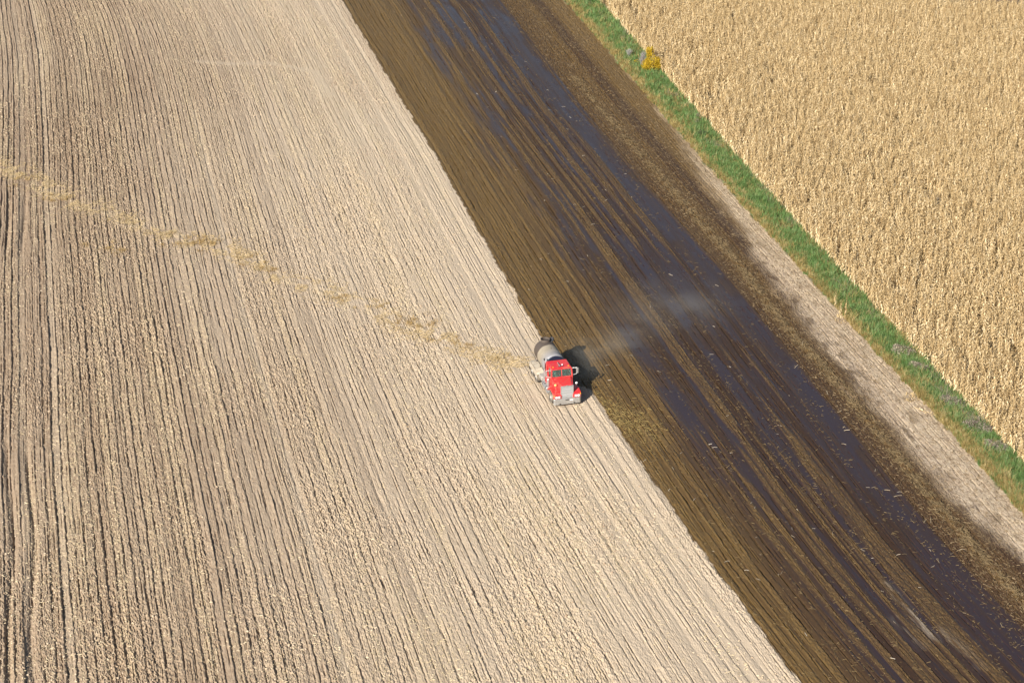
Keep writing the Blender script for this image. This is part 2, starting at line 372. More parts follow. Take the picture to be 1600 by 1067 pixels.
# ------------------------------------------------------------------ geometry-node scatter for stuff nobody could count
def scatter(name, pts, rots, scl, ids, protos, label, cat):
    c = bpy.data.collections.new(name + '_forms')
    for i, (me_) in enumerate(protos):
        po = bpy.data.objects.new('%s_form_%02d' % (name, i), me_); c.objects.link(po)
    me_ = bpy.data.meshes.new(name); me_.vertices.add(len(pts)); me_.vertices.foreach_set('co', np.ascontiguousarray(pts, np.float32).ravel())
    a = me_.attributes.new('rot', 'FLOAT_VECTOR', 'POINT'); a.data.foreach_set('vector', np.ascontiguousarray(rots, np.float32).ravel())
    a = me_.attributes.new('scl', 'FLOAT', 'POINT'); a.data.foreach_set('value', np.ascontiguousarray(scl, np.float32))
    a = me_.attributes.new('idx', 'INT', 'POINT'); a.data.foreach_set('value', np.ascontiguousarray(ids, np.int32))
    o = link(name, me_)
    ng = bpy.data.node_groups.new(name, 'GeometryNodeTree')
    ng.interface.new_socket('Geometry', in_out='INPUT', socket_type='NodeSocketGeometry')
    ng.interface.new_socket('Geometry', in_out='OUTPUT', socket_type='NodeSocketGeometry')
    N = ng.nodes; L = ng.links
    gi = N.new('NodeGroupInput'); go = N.new('NodeGroupOutput'); ip = N.new('GeometryNodeInstanceOnPoints')
    ci = N.new('GeometryNodeCollectionInfo'); ci.inputs['Collection'].default_value = c
    ci.inputs['Separate Children'].default_value = True; ci.inputs['Reset Children'].default_value = True
    def na(n, t):
        q = N.new('GeometryNodeInputNamedAttribute'); q.data_type = t; q.inputs[0].default_value = n; return q.outputs[0]
    er = N.new('FunctionNodeEulerToRotation'); L.new(na('rot', 'FLOAT_VECTOR'), er.inputs[0])
    L.new(gi.outputs[0], ip.inputs['Points']); L.new(ci.outputs[0], ip.inputs['Instance']); ip.inputs['Pick Instance'].default_value = True
    L.new(na('idx', 'INT'), ip.inputs['Instance Index']); L.new(er.outputs[0], ip.inputs['Rotation']); L.new(na('scl', 'FLOAT'), ip.inputs['Scale'])
    L.new(ip.outputs[0], go.inputs[0])
    md = o.modifiers.new('scatter', 'NODES'); md.node_group = ng
    tag(o, label, cat, kind='stuff')
    return o

class Strip:
    """collects leaf ribbons and stalks"""
    def __init__(s): s.V = []; s.F = []; s.M = []
    def ribbon(s, P, W_, side, m=0, fold=0.0):
        """P: list of points, W_: widths, side: unit side vector"""
        b = len(s.V)
        for p, w in zip(P, W_):
            p = Vector(p); up = Vector((0, 0, fold * w))
            s.V += [tuple(p - side * w / 2 + up), tuple(p), tuple(p + side * w / 2 + up)]
        for i in range(len(P) - 1):
            for k in (0, 1):
                s.F.append((b + 3 * i + k, b + 3 * i + k + 1, b + 3 * i + k + 4, b + 3 * i + k + 3)); s.M.append(m)
    def tube(s, P, Rr, n=5, m=0):
        b = len(s.V)
        for i, (p, r) in enumerate(zip(P, Rr)):
            p = Vector(p); q = Vector(P[min(i + 1, len(P) - 1)]) - Vector(P[max(i - 1, 0)])
            rot = q.to_track_quat('Z', 'Y').to_matrix()
            for k in range(n):
                a = 2 * math.pi * k / n; s.V.append(tuple(p + rot @ Vector((math.cos(a) * r, math.sin(a) * r, 0))))
        for i in range(len(P) - 1):
            for k in range(n):
                s.F.append((b + i * n + k, b + i * n + (k + 1) % n, b + (i + 1) * n + (k + 1) % n, b + (i + 1) * n + k)); s.M.append(m)
    def mesh(s, name, mats):
        me_ = mesh_np(name, np.array(s.V), np.array(s.F))
        for q in mats: me_.materials.append(q)
        me_.polygons.foreach_set('material_index', np.array(s.M, np.int32)); me_.update()
        return me_

# ------------------------------------------------------------------ corn
CORN = plant_mat('dry_corn_leaf', (.38, .265, .13), (.565, .43, .235), (.69, .555, .35), .75, trans=.12)
CORN_S = plant_mat('dry_corn_stalk', (.34, .22, .09), (.55, .40, .19), None, .8)
HUSK = plant_mat('corn_husk', (.60, .48, .27), (.80, .70, .48), None, .75)
def corn_plant(seed, hgt=2.2, sparse=False, bend=None):
    r = np.random.default_rng(seed); s = Strip()
    lean = Vector(((r.random() - .5) * .22, (r.random() - .5) * .22, 0))
    def axis(t): return Vector((lean.x * t * t, lean.y * t * t, hgt * t))
    s.tube([axis(t) for t in (0, .35, .7, 1.0)], [.016, .014, .010, .004], 5, 1)
    n = 9 if not sparse else 10; a0 = r.random() * math.pi
    for i in range(n):
        t = .22 + .72 * i / n + .03 * r.random(); p = axis(t); a = a0 + (i % 2) * math.pi + (r.random() - .5) * 1.1
        d = Vector((math.cos(a), math.sin(a), 0)); sd = Vector((-d.y, d.x, 0))
        l = (.36 + .18 * r.random()) * (1 - .35 * abs(t - .55)) * (.62 if sparse else 1); drop = .15 + .75 * r.random()
        P = [p, p + d * l * .28 + Vector((0, 0, l * .22)), p + d * l * .58 + Vector((0, 0, l * (.12 - .18 * drop))),
             p + d * l * .78 + Vector((0, 0, -l * .55 * drop)), p + d * l * .82 + Vector((0, 0, -l * .9 * drop))]
        w = .085 + .03 * r.random()
        if sparse: w *= .8
        s.ribbon(P, [w * .6, w, w * .95, w * .6, w * .15], (sd + Vector((0, 0, (r.random() - .5) * .9))).normalized(), 0, .25)
    for i in range(5):                                   # tassel
        a = r.random() * 6.3; d = Vector((math.cos(a) * .12, math.sin(a) * .12, .22)); p = axis(.97)
        s.ribbon([p, p + d * .6, p + d], [.012, .018, .006], Vector((-math.sin(a), math.cos(a), 0)), 0, .2)
    p = axis(.45); a = a0 + 1.2; d = Vector((math.cos(a), math.sin(a), 0))
    s.tube([p, p + d * .08 - Vector((0, 0, .08)), p + d * .11 - Vector((0, 0, .28))], [.022, .034, .010], 5, 2)
    return s.mesh('corn_plant', [CORN, CORN_S, HUSK])
CP = [corn_plant(100 + i, 2.0 + .06 * i) for i in range(9)]
# rows beside the grass strip
pts = []
urow = np.arange(uF + .25, uF + 62, .68)
for k, uu in enumerate(urow):
    Ys = np.arange(106, 292, .17); Ys = Ys + (rng.random(len(Ys)) - .5) * .08
    keep = rng.random(len(Ys)) > .05; Ys = Ys[keep]
    u_ = np.full(len(Ys), uu) + (rng.random(len(Ys)) - .5) * .14
    if k == 0: 
        kk = rng.random(len(Ys)) > .12; Ys = Ys[kk]; u_ = u_[kk]
    gap = (vn(u_, Ys, .8, 1.6, 60) > .80) | (vn(u_, Ys, .3, .45, 62) > .86)
    X_ = Xs(u_, Ys)
    sel = (X_ < (Ys / cp) * (800 / FPX) * 1.10 + 22) & ~gap & (Ys < 289 - .17 * (X_ - 12))
    # crop ends on a line just past the top of the picture
    pts.append(np.stack([X_[sel], Ys[sel]], 1))
pts = np.concatenate(pts); n = len(pts)
print('corn plants', n)
P3 = np.column_stack([pts, np.zeros(n)])
rots = np.column_stack([rng.normal(0, .13, n), rng.normal(0, .13, n), rng.random(n) * 6.283])
patch = vn(pts[:, 0], pts[:, 1], 7, 12, 61, 3)
scatter('corn_field', P3, rots, .78 + .16 * rng.random(n) + .16 * (patch - .5), rng.integers(0, len(CP), n), CP,
        'standing field of dry tan corn filling the upper right beyond the grass', 'corn field')

# ------------------------------------------------------------------ grass strip
GREEN = plant_mat('green_grass', (.11, .20, .055), (.18, .30, .10), (.25, .32, .14), .6, trans=.3)
TAN = plant_mat('dry_grass', (.26, .19, .07), (.42, .32, .12), (.50, .40, .20), .8, trans=.2)
GREY = plant_mat('grey_weed', (.13, .105, .085), (.25, .21, .17), (.30, .26, .18), .85)
def tuft(seed, m, n=16, h0=.28, spread=.16, w=.022):
    r = np.random.default_rng(seed); s = Strip()
    for i in range(n):
        a = r.random() * 6.283; q = r.random() ** .5 * spread; p = Vector((math.cos(a) * q, math.sin(a) * q, 0))
        b = a + (r.random() - .5) * 2; d = Vector((math.cos(b), math.sin(b), 0)); l = h0 * (.6 + .8 * r.random()); o_ = .25 + .5 * r.random()
        s.ribbon([p, p + d * l * o_ * .4 + Vector((0, 0, l * .65)), p + d * l * o_ + Vector((0, 0, l * (.75 + .3 * r.random())))],
                 [w, w * .9, w * .2], Vector((-d.y, d.x, 0)), 0, .2)
    return s.mesh('tuft', [m])
GT = [tuft(200, GREEN), tuft(201, GREEN, 20, .36), tuft(202, GREEN, 14, .22, .2, .03), tuft(203, GREEN, 18, .5, .14),
      tuft(204, TAN, 16, .34), tuft(205, TAN, 14, .5, .12, .016), tuft(206, GREY, 18, .55, .2, .02), tuft(207, GREY, 14, .4, .2, .02)]
n = 46000
Yg = np.exp(math.log(112) + rng.random(n) * math.log(300 / 112)); tg = rng.random(n) * 1.14 - .06
ug = uE + tg * (uF - uE)
edge_n = vn(ug, Yg, .7, 1.6, 70, 2)
keep = (tg > -.02 + .30 * (edge_n - .35) * (rng.random(n) < .8)) & ((tg < 1.0) | (rng.random(n) < .6))
Yg, tg, ug = Yg[keep], tg[keep], ug[keep]; n = len(Yg)
Xg = Xs(ug, Yg)
nearf = ss(175, 140, Yg)
pt = vn(ug, Yg, .9, 2.4, 71, 2); pg = vn(ug, Yg, .8, 3.0, 72, 2)
isTan = (rng.random(n) < .10 + .70 * ss(.36, .04, tg + .25 * (pt - .5) - .12 * nearf) + .25 * ss(.62, .75, pt))
isGrey = (rng.random(n) < .45 * ss(.5, .68, pg) * ss(.45, .8, tg) * (.25 + .75 * nearf))
ids = np.where(isTan, rng.integers(4, 6, n), np.where(isGrey, rng.integers(6, 8, n), rng.integers(0, 4, n)))
sc = (.65 + .7 * rng.random(n)) * (.75 + .5 * vn(ug, Yg, .6, .9, 73)) * (.8 + .3 * ss(0, .4, tg))
scatter('grass', np.column_stack([Xg, Yg, np.zeros(n)]), np.column_stack([np.zeros(n), np.zeros(n), rng.random(n) * 6.28]), sc, ids, GT,
        'strip of green grass and weeds between the bare margin and the corn', 'grass')

# ------------------------------------------------------------------ crop residue lying on the fields
def residue():
    Vs, Fs, Cs = [], [], []; base = 0
    M = bpy.data.materials.new('residue'); M.use_nodes = True; N = M.node_tree.nodes
    at = N.new('ShaderNodeAttribute'); at.attribute_name = 'm1'; M.node_tree.links.new(at.outputs['Color'], N['Principled BSDF'].inputs['Base Color'])
    N['Principled BSDF'].inputs['Roughness'].default_value = .8
    def add(u, Y, ang, L, Wd, col, lift):
        nonlocal base
        X = Xs(u, Y); k = len(u); z = hz(X, Y) + lift
        dx, dy = np.cos(ang) * L / 2, np.sin(ang) * L / 2; sx, sy = -np.sin(ang) * Wd / 2, np.cos(ang) * Wd / 2
        tl = (rng.random(k) - .35) * L * .35; bow = rng.random(k) * L * .12
        P = np.empty((k, 9, 3))
        for e, (a, zz) in enumerate(((-1, -tl), (0, bow), (1, tl))):
            for q, (b, zo) in enumerate(((-1, 0), (0, .5), (1, 0))):
                P[:, e * 3 + q, 0] = X + a * dx + b * sx; P[:, e * 3 + q, 1] = Y + a * dy + b * sy; P[:, e * 3 + q, 2] = z + zz + zo * Wd
        qf = np.array([(0, 1, 4, 3), (1, 2, 5, 4), (3, 4, 7, 6), (4, 5, 8, 7)])
        Fs.append((np.arange(k)[:, None, None] * 9 + qf[None]).reshape(-1, 4) + base); Vs.append(P.reshape(-1, 3)); base += k * 9
        Cs.append(np.repeat(col, 9, 0))
    def cols(k, a, b):
        f = rng.random((k, 1)); c = np.array([a]) * (1 - f) + np.array([b]) * f; c = c * (.75 + .5 * rng.random((k, 1)))
        return np.column_stack([np.clip(c, 0, .85), np.ones(k)])
    def Yrand(k, lo=106, hi=290): return np.exp(math.log(lo) + rng.random(k) * math.log(hi / lo))
    # dry field
    k = 95000; Y = Yrand(k); u = uA - 6 + rng.random(k) * (uC - uA + 6)
    d = vn(u, Y, .9, 22, 20) * .8 + .4 * vn(u, Y, 2, 4, 81); kp = (rng.random(k) < ss(.35, .85, d)) & (u < wet_edge(Y)); u, Y = u[kp], Y[kp]; k = len(u)
    add(u, Y, rng.random(k) * 6.28, .08 + .16 * rng.random(k), .022 + .03 * rng.random(k), cols(k, (.42, .33, .19), (.58, .49, .34)), .012)
    # clumps along the old ditch line
    k = 16000; px, py = zip(*WEEDLINE); gx, gy = g(px, py); tt = rng.random(k) * (len(gx) - 1); i = tt.astype(int); f = tt - i
    X = gx[i] * (1 - f) + gx[i + 1] * f + rng.normal(0, .9, k); Y = gy[i] * (1 - f) + gy[i + 1] * f + rng.normal(0, 1.3, k) + 5 * (vn(X, X * 0, 5, 1, 90) - .5)
    kp = vn(X, Y, 1.3, 1.8, 82, 3) > .50; X, Y = X[kp], Y[kp]; k = len(X); u = Us(X, Y); kp = u < wet_edge(Y) - .2; u, Y = u[kp], Y[kp]; k = len(u)
    add(u, Y, rng.random(k) * 6.28, .15 + .22 * rng.random(k), .022 + .02 * rng.random(k), cols(k, (.36, .26, .13), (.47, .36, .20)), .03)
    # wet strip: fewer, stained
    k = 22000; Y = Yrand(k); u = uC - 1.4 + rng.random(k) * (uD - uC + 1.4)
    d = ss(.45, .8, vn(u, Y, .62, 30, 34) * .6 + vn(u, Y, 1.0, 3, 84) * .5)
    kp = (rng.random(k) < .06 + .94 * d) & (u > wet_edge(Y) + .1); u, Y = u[kp], Y[kp]; k = len(u)
    add(u, Y, rng.random(k) * 6.28, .10 + .28 * rng.random(k) ** 2, .018 + .02 * rng.random(k), cols(k, (.07, .045, .016), (.20, .14, .06)), .015)
    k = 170; Y = Yrand(k); u = uC + rng.random(k) * (uD - uC)
    add(u, Y, rng.random(k) * 6.28, .2 + .25 * rng.random(k), .022 + .02 * rng.random(k), cols(k, (.24, .19, .13), (.5, .44, .36)), .02)
    # yellow heap of residue in the strip ahead of the truck
    k = 1300; t = rng.random(k); X0, Y0 = g(905 + 110 * t, 630 + 40 * t); X = X0 + rng.normal(0, 1.0, k); Y = Y0 + rng.normal(0, 1.8, k)
    u = Us(X, Y); kp = u > wet_edge(Y) + .15; u, Y = u[kp], Y[kp]; k = len(u)
    add(u, Y, rng.random(k) * 6.28, .15 + .25 * rng.random(k), .022 + .02 * rng.random(k), cols(k, (.10, .07, .02), (.28, .20, .065)), .03)
    # swath of stalks in the margin, thrown across the rows
    k = 15000; Y = Yrand(k, 106, 250); tm = SWATH_T + .12 * (vn(Y, Y * 0, 15, 1, 43) - .5) + rng.normal(0, .042, k)
    u = uD + tm * (uE - uD); ang = 1.9 + rng.normal(0, .5, k)
    kp = vn(u, Y, .5, .5, 85) > .42; u, Y, ang = u[kp], Y[kp], ang[kp]; k = len(u)
    add(u, Y, ang, .18 + .36 * rng.random(k), .022 + .02 * rng.random(k), cols(k, (.06, .038, .016), (.20, .14, .065)), .05)
    # the rest of the margin
    k = 16000; Y = Yrand(k); u = uD + rng.random(k) ** .9 * (uE - uD)
    add(u, Y, rng.random(k) * 6.28, .1 + .2 * rng.random(k), .02 + .03 * rng.random(k), cols(k, (.10, .065, .03), (.24, .175, .095)), .015)
    # lane edge: bigger pale pieces where strip and margin meet
    k = 40; Y = Yrand(k, 106, 180); u = uD + .3 + rng.normal(0, 1.1, k)
    add(u, Y, .7 + rng.normal(0, .6, k), .3 + .45 * rng.random(k), .03 + .02 * rng.random(k), cols(k, (.16, .12, .07), (.42, .34, .23)), .03)
    me_ = mesh_np('crop_residue', np.concatenate(Vs), np.concatenate(Fs), M, {'m1': np.concatenate(Cs)})
    tag(link('crop_residue', me_), 'bits of straw and stalk strewn over the fields', 'crop residue', kind='stuff')
residue()

# ------------------------------------------------------------------ clods of dry soil
def clods():
    r = np.random.default_rng(3)
    protos = []
    for i in range(3):
        bm = bmesh.new(); bmesh.ops.create_icosphere(bm, subdivisions=1, radius=.5)
        for v in bm.verts: v.co *= .7 + .6 * r.random(); v.co.z *= .75
        me_ = bpy.data.meshes.new('clod'); bm.to_mesh(me_); bm.free()
        me_.materials.append(CLOD); protos.append(me_)
    k = 60000; Y = np.exp(math.log(106) + r.random(k) * math.log(290 / 106)); u = uA - 5 + r.random(k) * (uC - uA + 4)
    d = ss(.4, .75, vn(u, Y, 5, 12, 14, 2)); kp = (r.random(k) < .15 + .85 * d) & (u < wet_edge(Y) - .1); u, Y = u[kp], Y[kp]; k = len(u)
    X = Xs(u, Y)
    scatter('soil_clods', np.column_stack([X, Y, hz(X, Y)]), r.random((k, 3)) * 6.28, .06 + .16 * r.random(k) ** 3, r.integers(0, 3, k), protos,
            'loose lumps of dry soil lying over the tilled field', 'soil clods')
CLOD = plant_mat('clod', (.30, .22, .15), (.46, .37, .27), None, .95)
clods()

# ------------------------------------------------------------------ dry weed clumps along the ditch line
r0 = np.random.default_rng(5)
def clump_mesh(seed, mt, n, h0, spread, w=.02):
    return tuft(seed, mt, n, h0, spread, w)
WEED = plant_mat('yellow_weed', (.44, .30, .125), (.54, .40, .20), (.58, .46, .27), .85, trans=.25)
def ragged(seed):
    r = np.random.default_rng(seed); s = Strip()
    cs = [(r.normal(0, .75), r.normal(0, .55), .25 + .4 * r.random()) for _ in range(7)]
    for i in range(190):
        cx, cy, cr = cs[r.integers(0, 7)]; a = r.random() * 6.283; q = abs(r.normal(0, .6)) * cr
        p = Vector((cx + math.cos(a) * q, cy + math.sin(a) * q, 0)); b = r.random() * 6.283; d = Vector((math.cos(b), math.sin(b), 0)); l = .12 + .22 * r.random()
        s.ribbon([p, p + d * l * .5 + Vector((0, 0, l * .5)), p + d * l + Vector((0, 0, l * .55))], [.028, .026, .006], Vector((-d.y, d.x, 0)), 0, .2)
    return s.mesh('weed_clump', [WEED])
CL = [ragged(300 + i) for i in range(5)]
ORD = ['nearest', 'second', 'third', 'fourth', 'fifth', 'sixth', 'seventh', 'eighth', 'ninth', 'tenth', 'eleventh', 'twelfth', 'thirteenth', 'fourteenth', 'fifteenth']
cl = [(782,556,1.2),(722,536,1.1),(655,508,1.15),(636,500,1.1),(590,478,1.0),(533,463,.9),(419,418,1.0),(378,402,.9),(330,376,1.35),(296,380,1.25),(264,364,1.0),(206,346,.9),(84,312,1.2),(42,276,1.25)]
for i, (px, py, s_) in enumerate(cl):
    X, Y = g(px, py); o = link('weed_clump', CL[i % 5]); o.location = (float(X), float(Y), 0); o.scale = (s_ * 1.0, s_ * 1.25, s_ * .9)
    o.rotation_euler = (0, 0, 0)
    tag(o, 'yellow dry weed clump, %s from the truck along the diagonal weed line' % ORD[i], 'weed clump', 'dry weed clumps along the diagonal line')
X, Y = g(181, 388); o = link('weed_clump', CL[1]); o.location = (float(X), float(Y), 0); o.scale = (1.2, 1.7, 1.1)
tag(o, 'yellow dry weed clump standing alone just below the diagonal weed line', 'weed clump', 'dry weed clumps along the diagonal line')

# ------------------------------------------------------------------ bushes in the grass strip
YEL = plant_mat('yellow_leaves', (.46, .31, .02), (.70, .53, .05), (.76, .63, .12), .6, trans=.3)
BARK = mat('bark', (.10, .075, .055), .9, noise=((.18, .15, .12), 20, .4, .6))
def bush(name, px, py, lobes, leaf, twig, nleaf, lsize, label, cat, nst=8, stems_only=False, seed=0):
    """lobes: (dx, dy, z, rx, rz)"""
    r = np.random.default_rng(seed + 900); X, Y = g(px, py)
    root = empty(name, (float(X), float(Y), 0)); tag(root, label, cat)
    st = Strip()
    for k in range(nst):
        lb = lobes[k % len(lobes)]; a = r.random() * 6.28; q = lb[3] * .8 * r.random()
        e = Vector((lb[0] + math.cos(a) * q, lb[1] + math.sin(a) * q, lb[2] + lb[4] * (.1 + .7 * r.random())))
        b0 = Vector(((r.random() - .5) * .25, (r.random() - .5) * .25, -.05)); mid = b0.lerp(e, .5) + Vector((0, 0, .12))
        st.tube([b0, mid, e], [.035, .02, .006], 5, 0)
        for z in range(5 if stems_only else 3):
            t = .35 + .6 * r.random(); p = mid.lerp(e, t); a = r.random() * 6.28
            st.tube([p, p + Vector((math.cos(a) * .25, math.sin(a) * .25, .18 + .2 * r.random()))], [.010, .003], 4, 0)
    link('stems', st.mesh('stems', [twig]), root)
    lf = Strip()
    for k in range(nleaf):
        lb = lobes[r.integers(0, len(lobes))]; v = Vector(r.normal(0, 1, 3)).normalized() * (r.random() ** .42)
        # clumped: pull towards random sub-centres
        p = Vector((lb[0] + v.x * lb[3], lb[1] + v.y * lb[3], lb[2] + v.z * lb[4]))
        cell = (math.floor(p.x * 2.3) * 73 + math.floor(p.y * 2.3) * 191 + math.floor(p.z * 2.6) * 37 + seed) * 2654435761 % 1000
        if cell < 240: continue
        if p.z < .05: continue
        a = r.random() * 6.28; d = Vector((math.cos(a), math.sin(a), (r.random() - .5) * 1.4)).normalized(); sd = d.cross(Vector(r.normal(0, 1, 3))).normalized()
        l = lsize * (.7 + .6 * r.random()); lf.ribbon([p - d * l / 2, p, p + d * l / 2], [l * .15, l * .55, l * .1], sd, 0, .2)
    link('foliage', lf.mesh('foliage', [leaf]), root)
    return root
bush('yellow_bush', 1018, 113, [(.1, 0, 1.15, 1.15, 1.05), (.6, .4, 1.0, .8, .9), (-.6, .1, .9, .75, .8), (-.2, 1.0, 2.3, .55, .85)], YEL, BARK, 6500, .13,
     'bright yellow leafy bush at the edge of the corn', 'bush', 12, seed=1)
bush('bare_bush', 1003, 106, [(0, .2, .9, .6, .85), (.2, .9, 1.3, .4, .6)], GREY, mat('grey_twigs', (.28, .26, .25), .9), 700, .07,
     'grey leafless bush just left of the bright yellow bush', 'bush', 34, True, 2)
bush('bare_bush', 983, 92, [(0, 0, .7, .55, .6)], GREY, mat('pale_twigs', (.34, .33, .31), .9), 350, .06,
     'pale grey twiggy bush in the grass, left of the yellow bush', 'bush', 26, True, 3)
bush('small_shrub', 995, 101, [(0, 0, .35, .4, .35)], YEL, BARK, 420, .10, 'low yellowish sprig between the two grey bushes', 'shrub', 5, seed=4)
DKG = plant_mat('dark_weed', (.035, .055, .02), (.07, .09, .035), (.16, .13, .05), .8)
bush('small_shrub', 1098, 216, [(0, 0, .45, .5, .45), (-.45, .1, .4, .3, .35)], DKG, BARK, 900, .11, 'dark small shrub with yellow tips in the grass below the yellow bush', 'shrub', 8, seed=5)
bush('small_shrub', 1089, 196, [(0, 0, .35, .45, .35)], GREY, BARK, 500, .10, 'small grey shrub in the grass, just above the dark one', 'shrub', 8, seed=6)
bush('small_shrub', 1052, 155, [(0, 0, .3, .4, .3)], DKG, BARK, 420, .10, 'small dark weed in the grass halfway between yellow bush and grey shrub', 'shrub', 6, seed=7)
for i, (px, py, rx, lab) in enumerate(((1412, 556, .95, 'large grey-brown dry shrub at the corn edge, uppermost of the grey shrubs there'),
                              (1436, 582, .8, 'grey-brown dry shrub touching the lower side of the uppermost grey shrub'),
                              (1488, 636, .9, 'grey-brown dry shrub at the corn edge, midway down to the right border'),
                              (1530, 676, 1.1, 'widest grey-brown dry shrub near the right border beside the corn'),
                              (1557, 706, .9, 'dark grey dry shrub at the corn edge, lowest before the right border'))):
    bush('dry_shrub', px, py, [(0, 0, .45, rx, .45), (rx * .6, -rx * .3, .4, rx * .6, .4), (-rx * .6, rx * .5, .5, rx * .6, .4)], GREY, BARK, 1900, .12, lab, 'shrub', 22, seed=20 + i)

# ------------------------------------------------------------------ lone corn stalks at the edge of the grass
def lone(px, py, seed, hgt, label, lay=None):
    X, Y = g(px, py); o = link('corn_stalk', corn_plant(seed, hgt, sparse=True)); o.location = (float(X), float(Y), 0); o.rotation_euler = lay or (0, 0, R(seed * 31))
    tag(o, label, 'corn stalk', 'lone corn stalks beside the grass')
lone(1305.5, 480, 401, 1.45, 'pale standing corn stalk on the grass edge, left of the taller one')
lone(1319, 500, 402, 2.1, 'tallest pale corn stalk standing alone at the edge of the grass')
lone(1311, 493, 403, 1.0, 'short broken corn stalk between the two taller lone stalks')
lone(1428, 636, 404, 2.2, 'fallen corn stalk lying on bare soil beside the grass', (R(86), 0, R(40)))
for (px, py, lab) in ((1316, 499, 'heap of pale corn leaves at the foot of the lone corn stalks'), (1425, 622, 'heap of pale corn leaves beside the fallen corn stalk')):
    X, Y = g(px, py); o = link('leaf_heap', tuft(int(px), CORN, 70, .30, .75, .06)); o.location = (float(X), float(Y), 0); o.scale = (1, 1.2, .6)
    tag(o, lab, 'leaf heap')

# ------------------------------------------------------------------ the truck (local: +Y forward, +X its right, front of bumper at y=0)
RED = mat('red_paint', (.62, .020, .026), .42, 0, .5, coat=.3, noise=((.50, .10, .075), 4.5, .42, .75))
RED_ROOF = RED
CHR = mat('chrome', (.46, .46, .455), .36, .6, noise=((.36, .34, .32), 6, .4, .7))
GRL = mat('grille_bars', (.62, .63, .64), .45, .4)
BLK = mat('black_plastic_and_shade', (.012, .012, .014), .6)
DRK = mat('dark_steel', (.025, .028, .035), .6, noise=((.08, .065, .05), 5, .45, .7))
TYR = mat('tyre', (.055, .05, .045), .9, noise=((.26, .22, .17), 3, .40, .62), bump=.3)
RIM = mat('rim', (.55, .54, .52), .5, .3, noise=((.36, .31, .25), 5, .4, .6))
LAMP = mat('lamp_glass', (.85, .86, .88), .12, 0, 1.0, coat=.6)
AMB = mat('amber', (.75, .30, .02), .3)
FRAME = mat('white_enamel', (.72, .72, .70), .4)
SEAT = mat('seat', (.06, .07, .07), .8)
DUSTY = mat('dusty_fender', (.46, .41, .33), .7, noise=((.34, .28, .21), 4, .4, .65))
def tank_mat():
    m = bpy.data.materials.new('tank_paint'); m.use_nodes = True; N = m.node_tree.nodes; L = m.node_tree.links; b = N['Principled BSDF']
    tc = N.new('ShaderNodeTexCoord'); sx = N.new('ShaderNodeSeparateXYZ'); L.new(tc.outputs['Object'], sx.inputs[0])
    n = N.new('ShaderNodeTexNoise'); n.inputs['Scale'].default_value = 2.2; n.inputs['Detail'].default_value = 6; L.new(tc.outputs['Object'], n.inputs['Vector'])
    def rng_(src, a, b_, c=0., d=1.):
        q = N.new('ShaderNodeMapRange'); q.inputs[1].default_value = a; q.inputs[2].default_value = b_; q.inputs[3].default_value = c; q.inputs[4].default_value = d; L.new(src, q.inputs[0]); return q.outputs[0]
    def mix(f, A, B):
        x = N.new('ShaderNodeMix'); x.data_type = 'RGBA'; L.new(f, x.inputs[0])
        for k, v in ((6, A), (7, B)):
            if isinstance(v, tuple): x.inputs[k].default_value = (*v, 1)
            else: L.new(v, x.inputs[k])
        return x.outputs[2]
    dust = rng_(sx.outputs[1], -3.9, -5.2)
    c = mix(dust, (.235, .235, .255), (.31, .265, .20))
    c = mix(rng_(n.outputs[0], .4, .7, 0, .35), c, (.20, .17, .13))
    # mud line of the splashed rear end, with its own edge
    ad = N.new('ShaderNodeMath'); ad.operation = 'ADD'; L.new(sx.outputs[1], ad.inputs[0]); L.new(rng_(n.outputs[0], .3, .7, -.06, .06), ad.inputs[1])
    c = mix(rng_(ad.outputs[0], -5.86, -5.94), c, (.085, .067, .055))
    L.new(c, b.inputs['Base Color']); b.inputs['Roughness'].default_value = .55
    return m
TANK = tank_mat()
GLASS = bpy.data.materials.new('cab_glass'); GLASS.use_nodes = True
b = GLASS.node_tree.nodes['Principled BSDF']; b.inputs['Base Color'].default_value = (.35, .50, .45, 1); b.inputs['Roughness'].default_value = .04
b.inputs['Transmission Weight'].default_value = .9; b.inputs['IOR'].default_value = 1.3

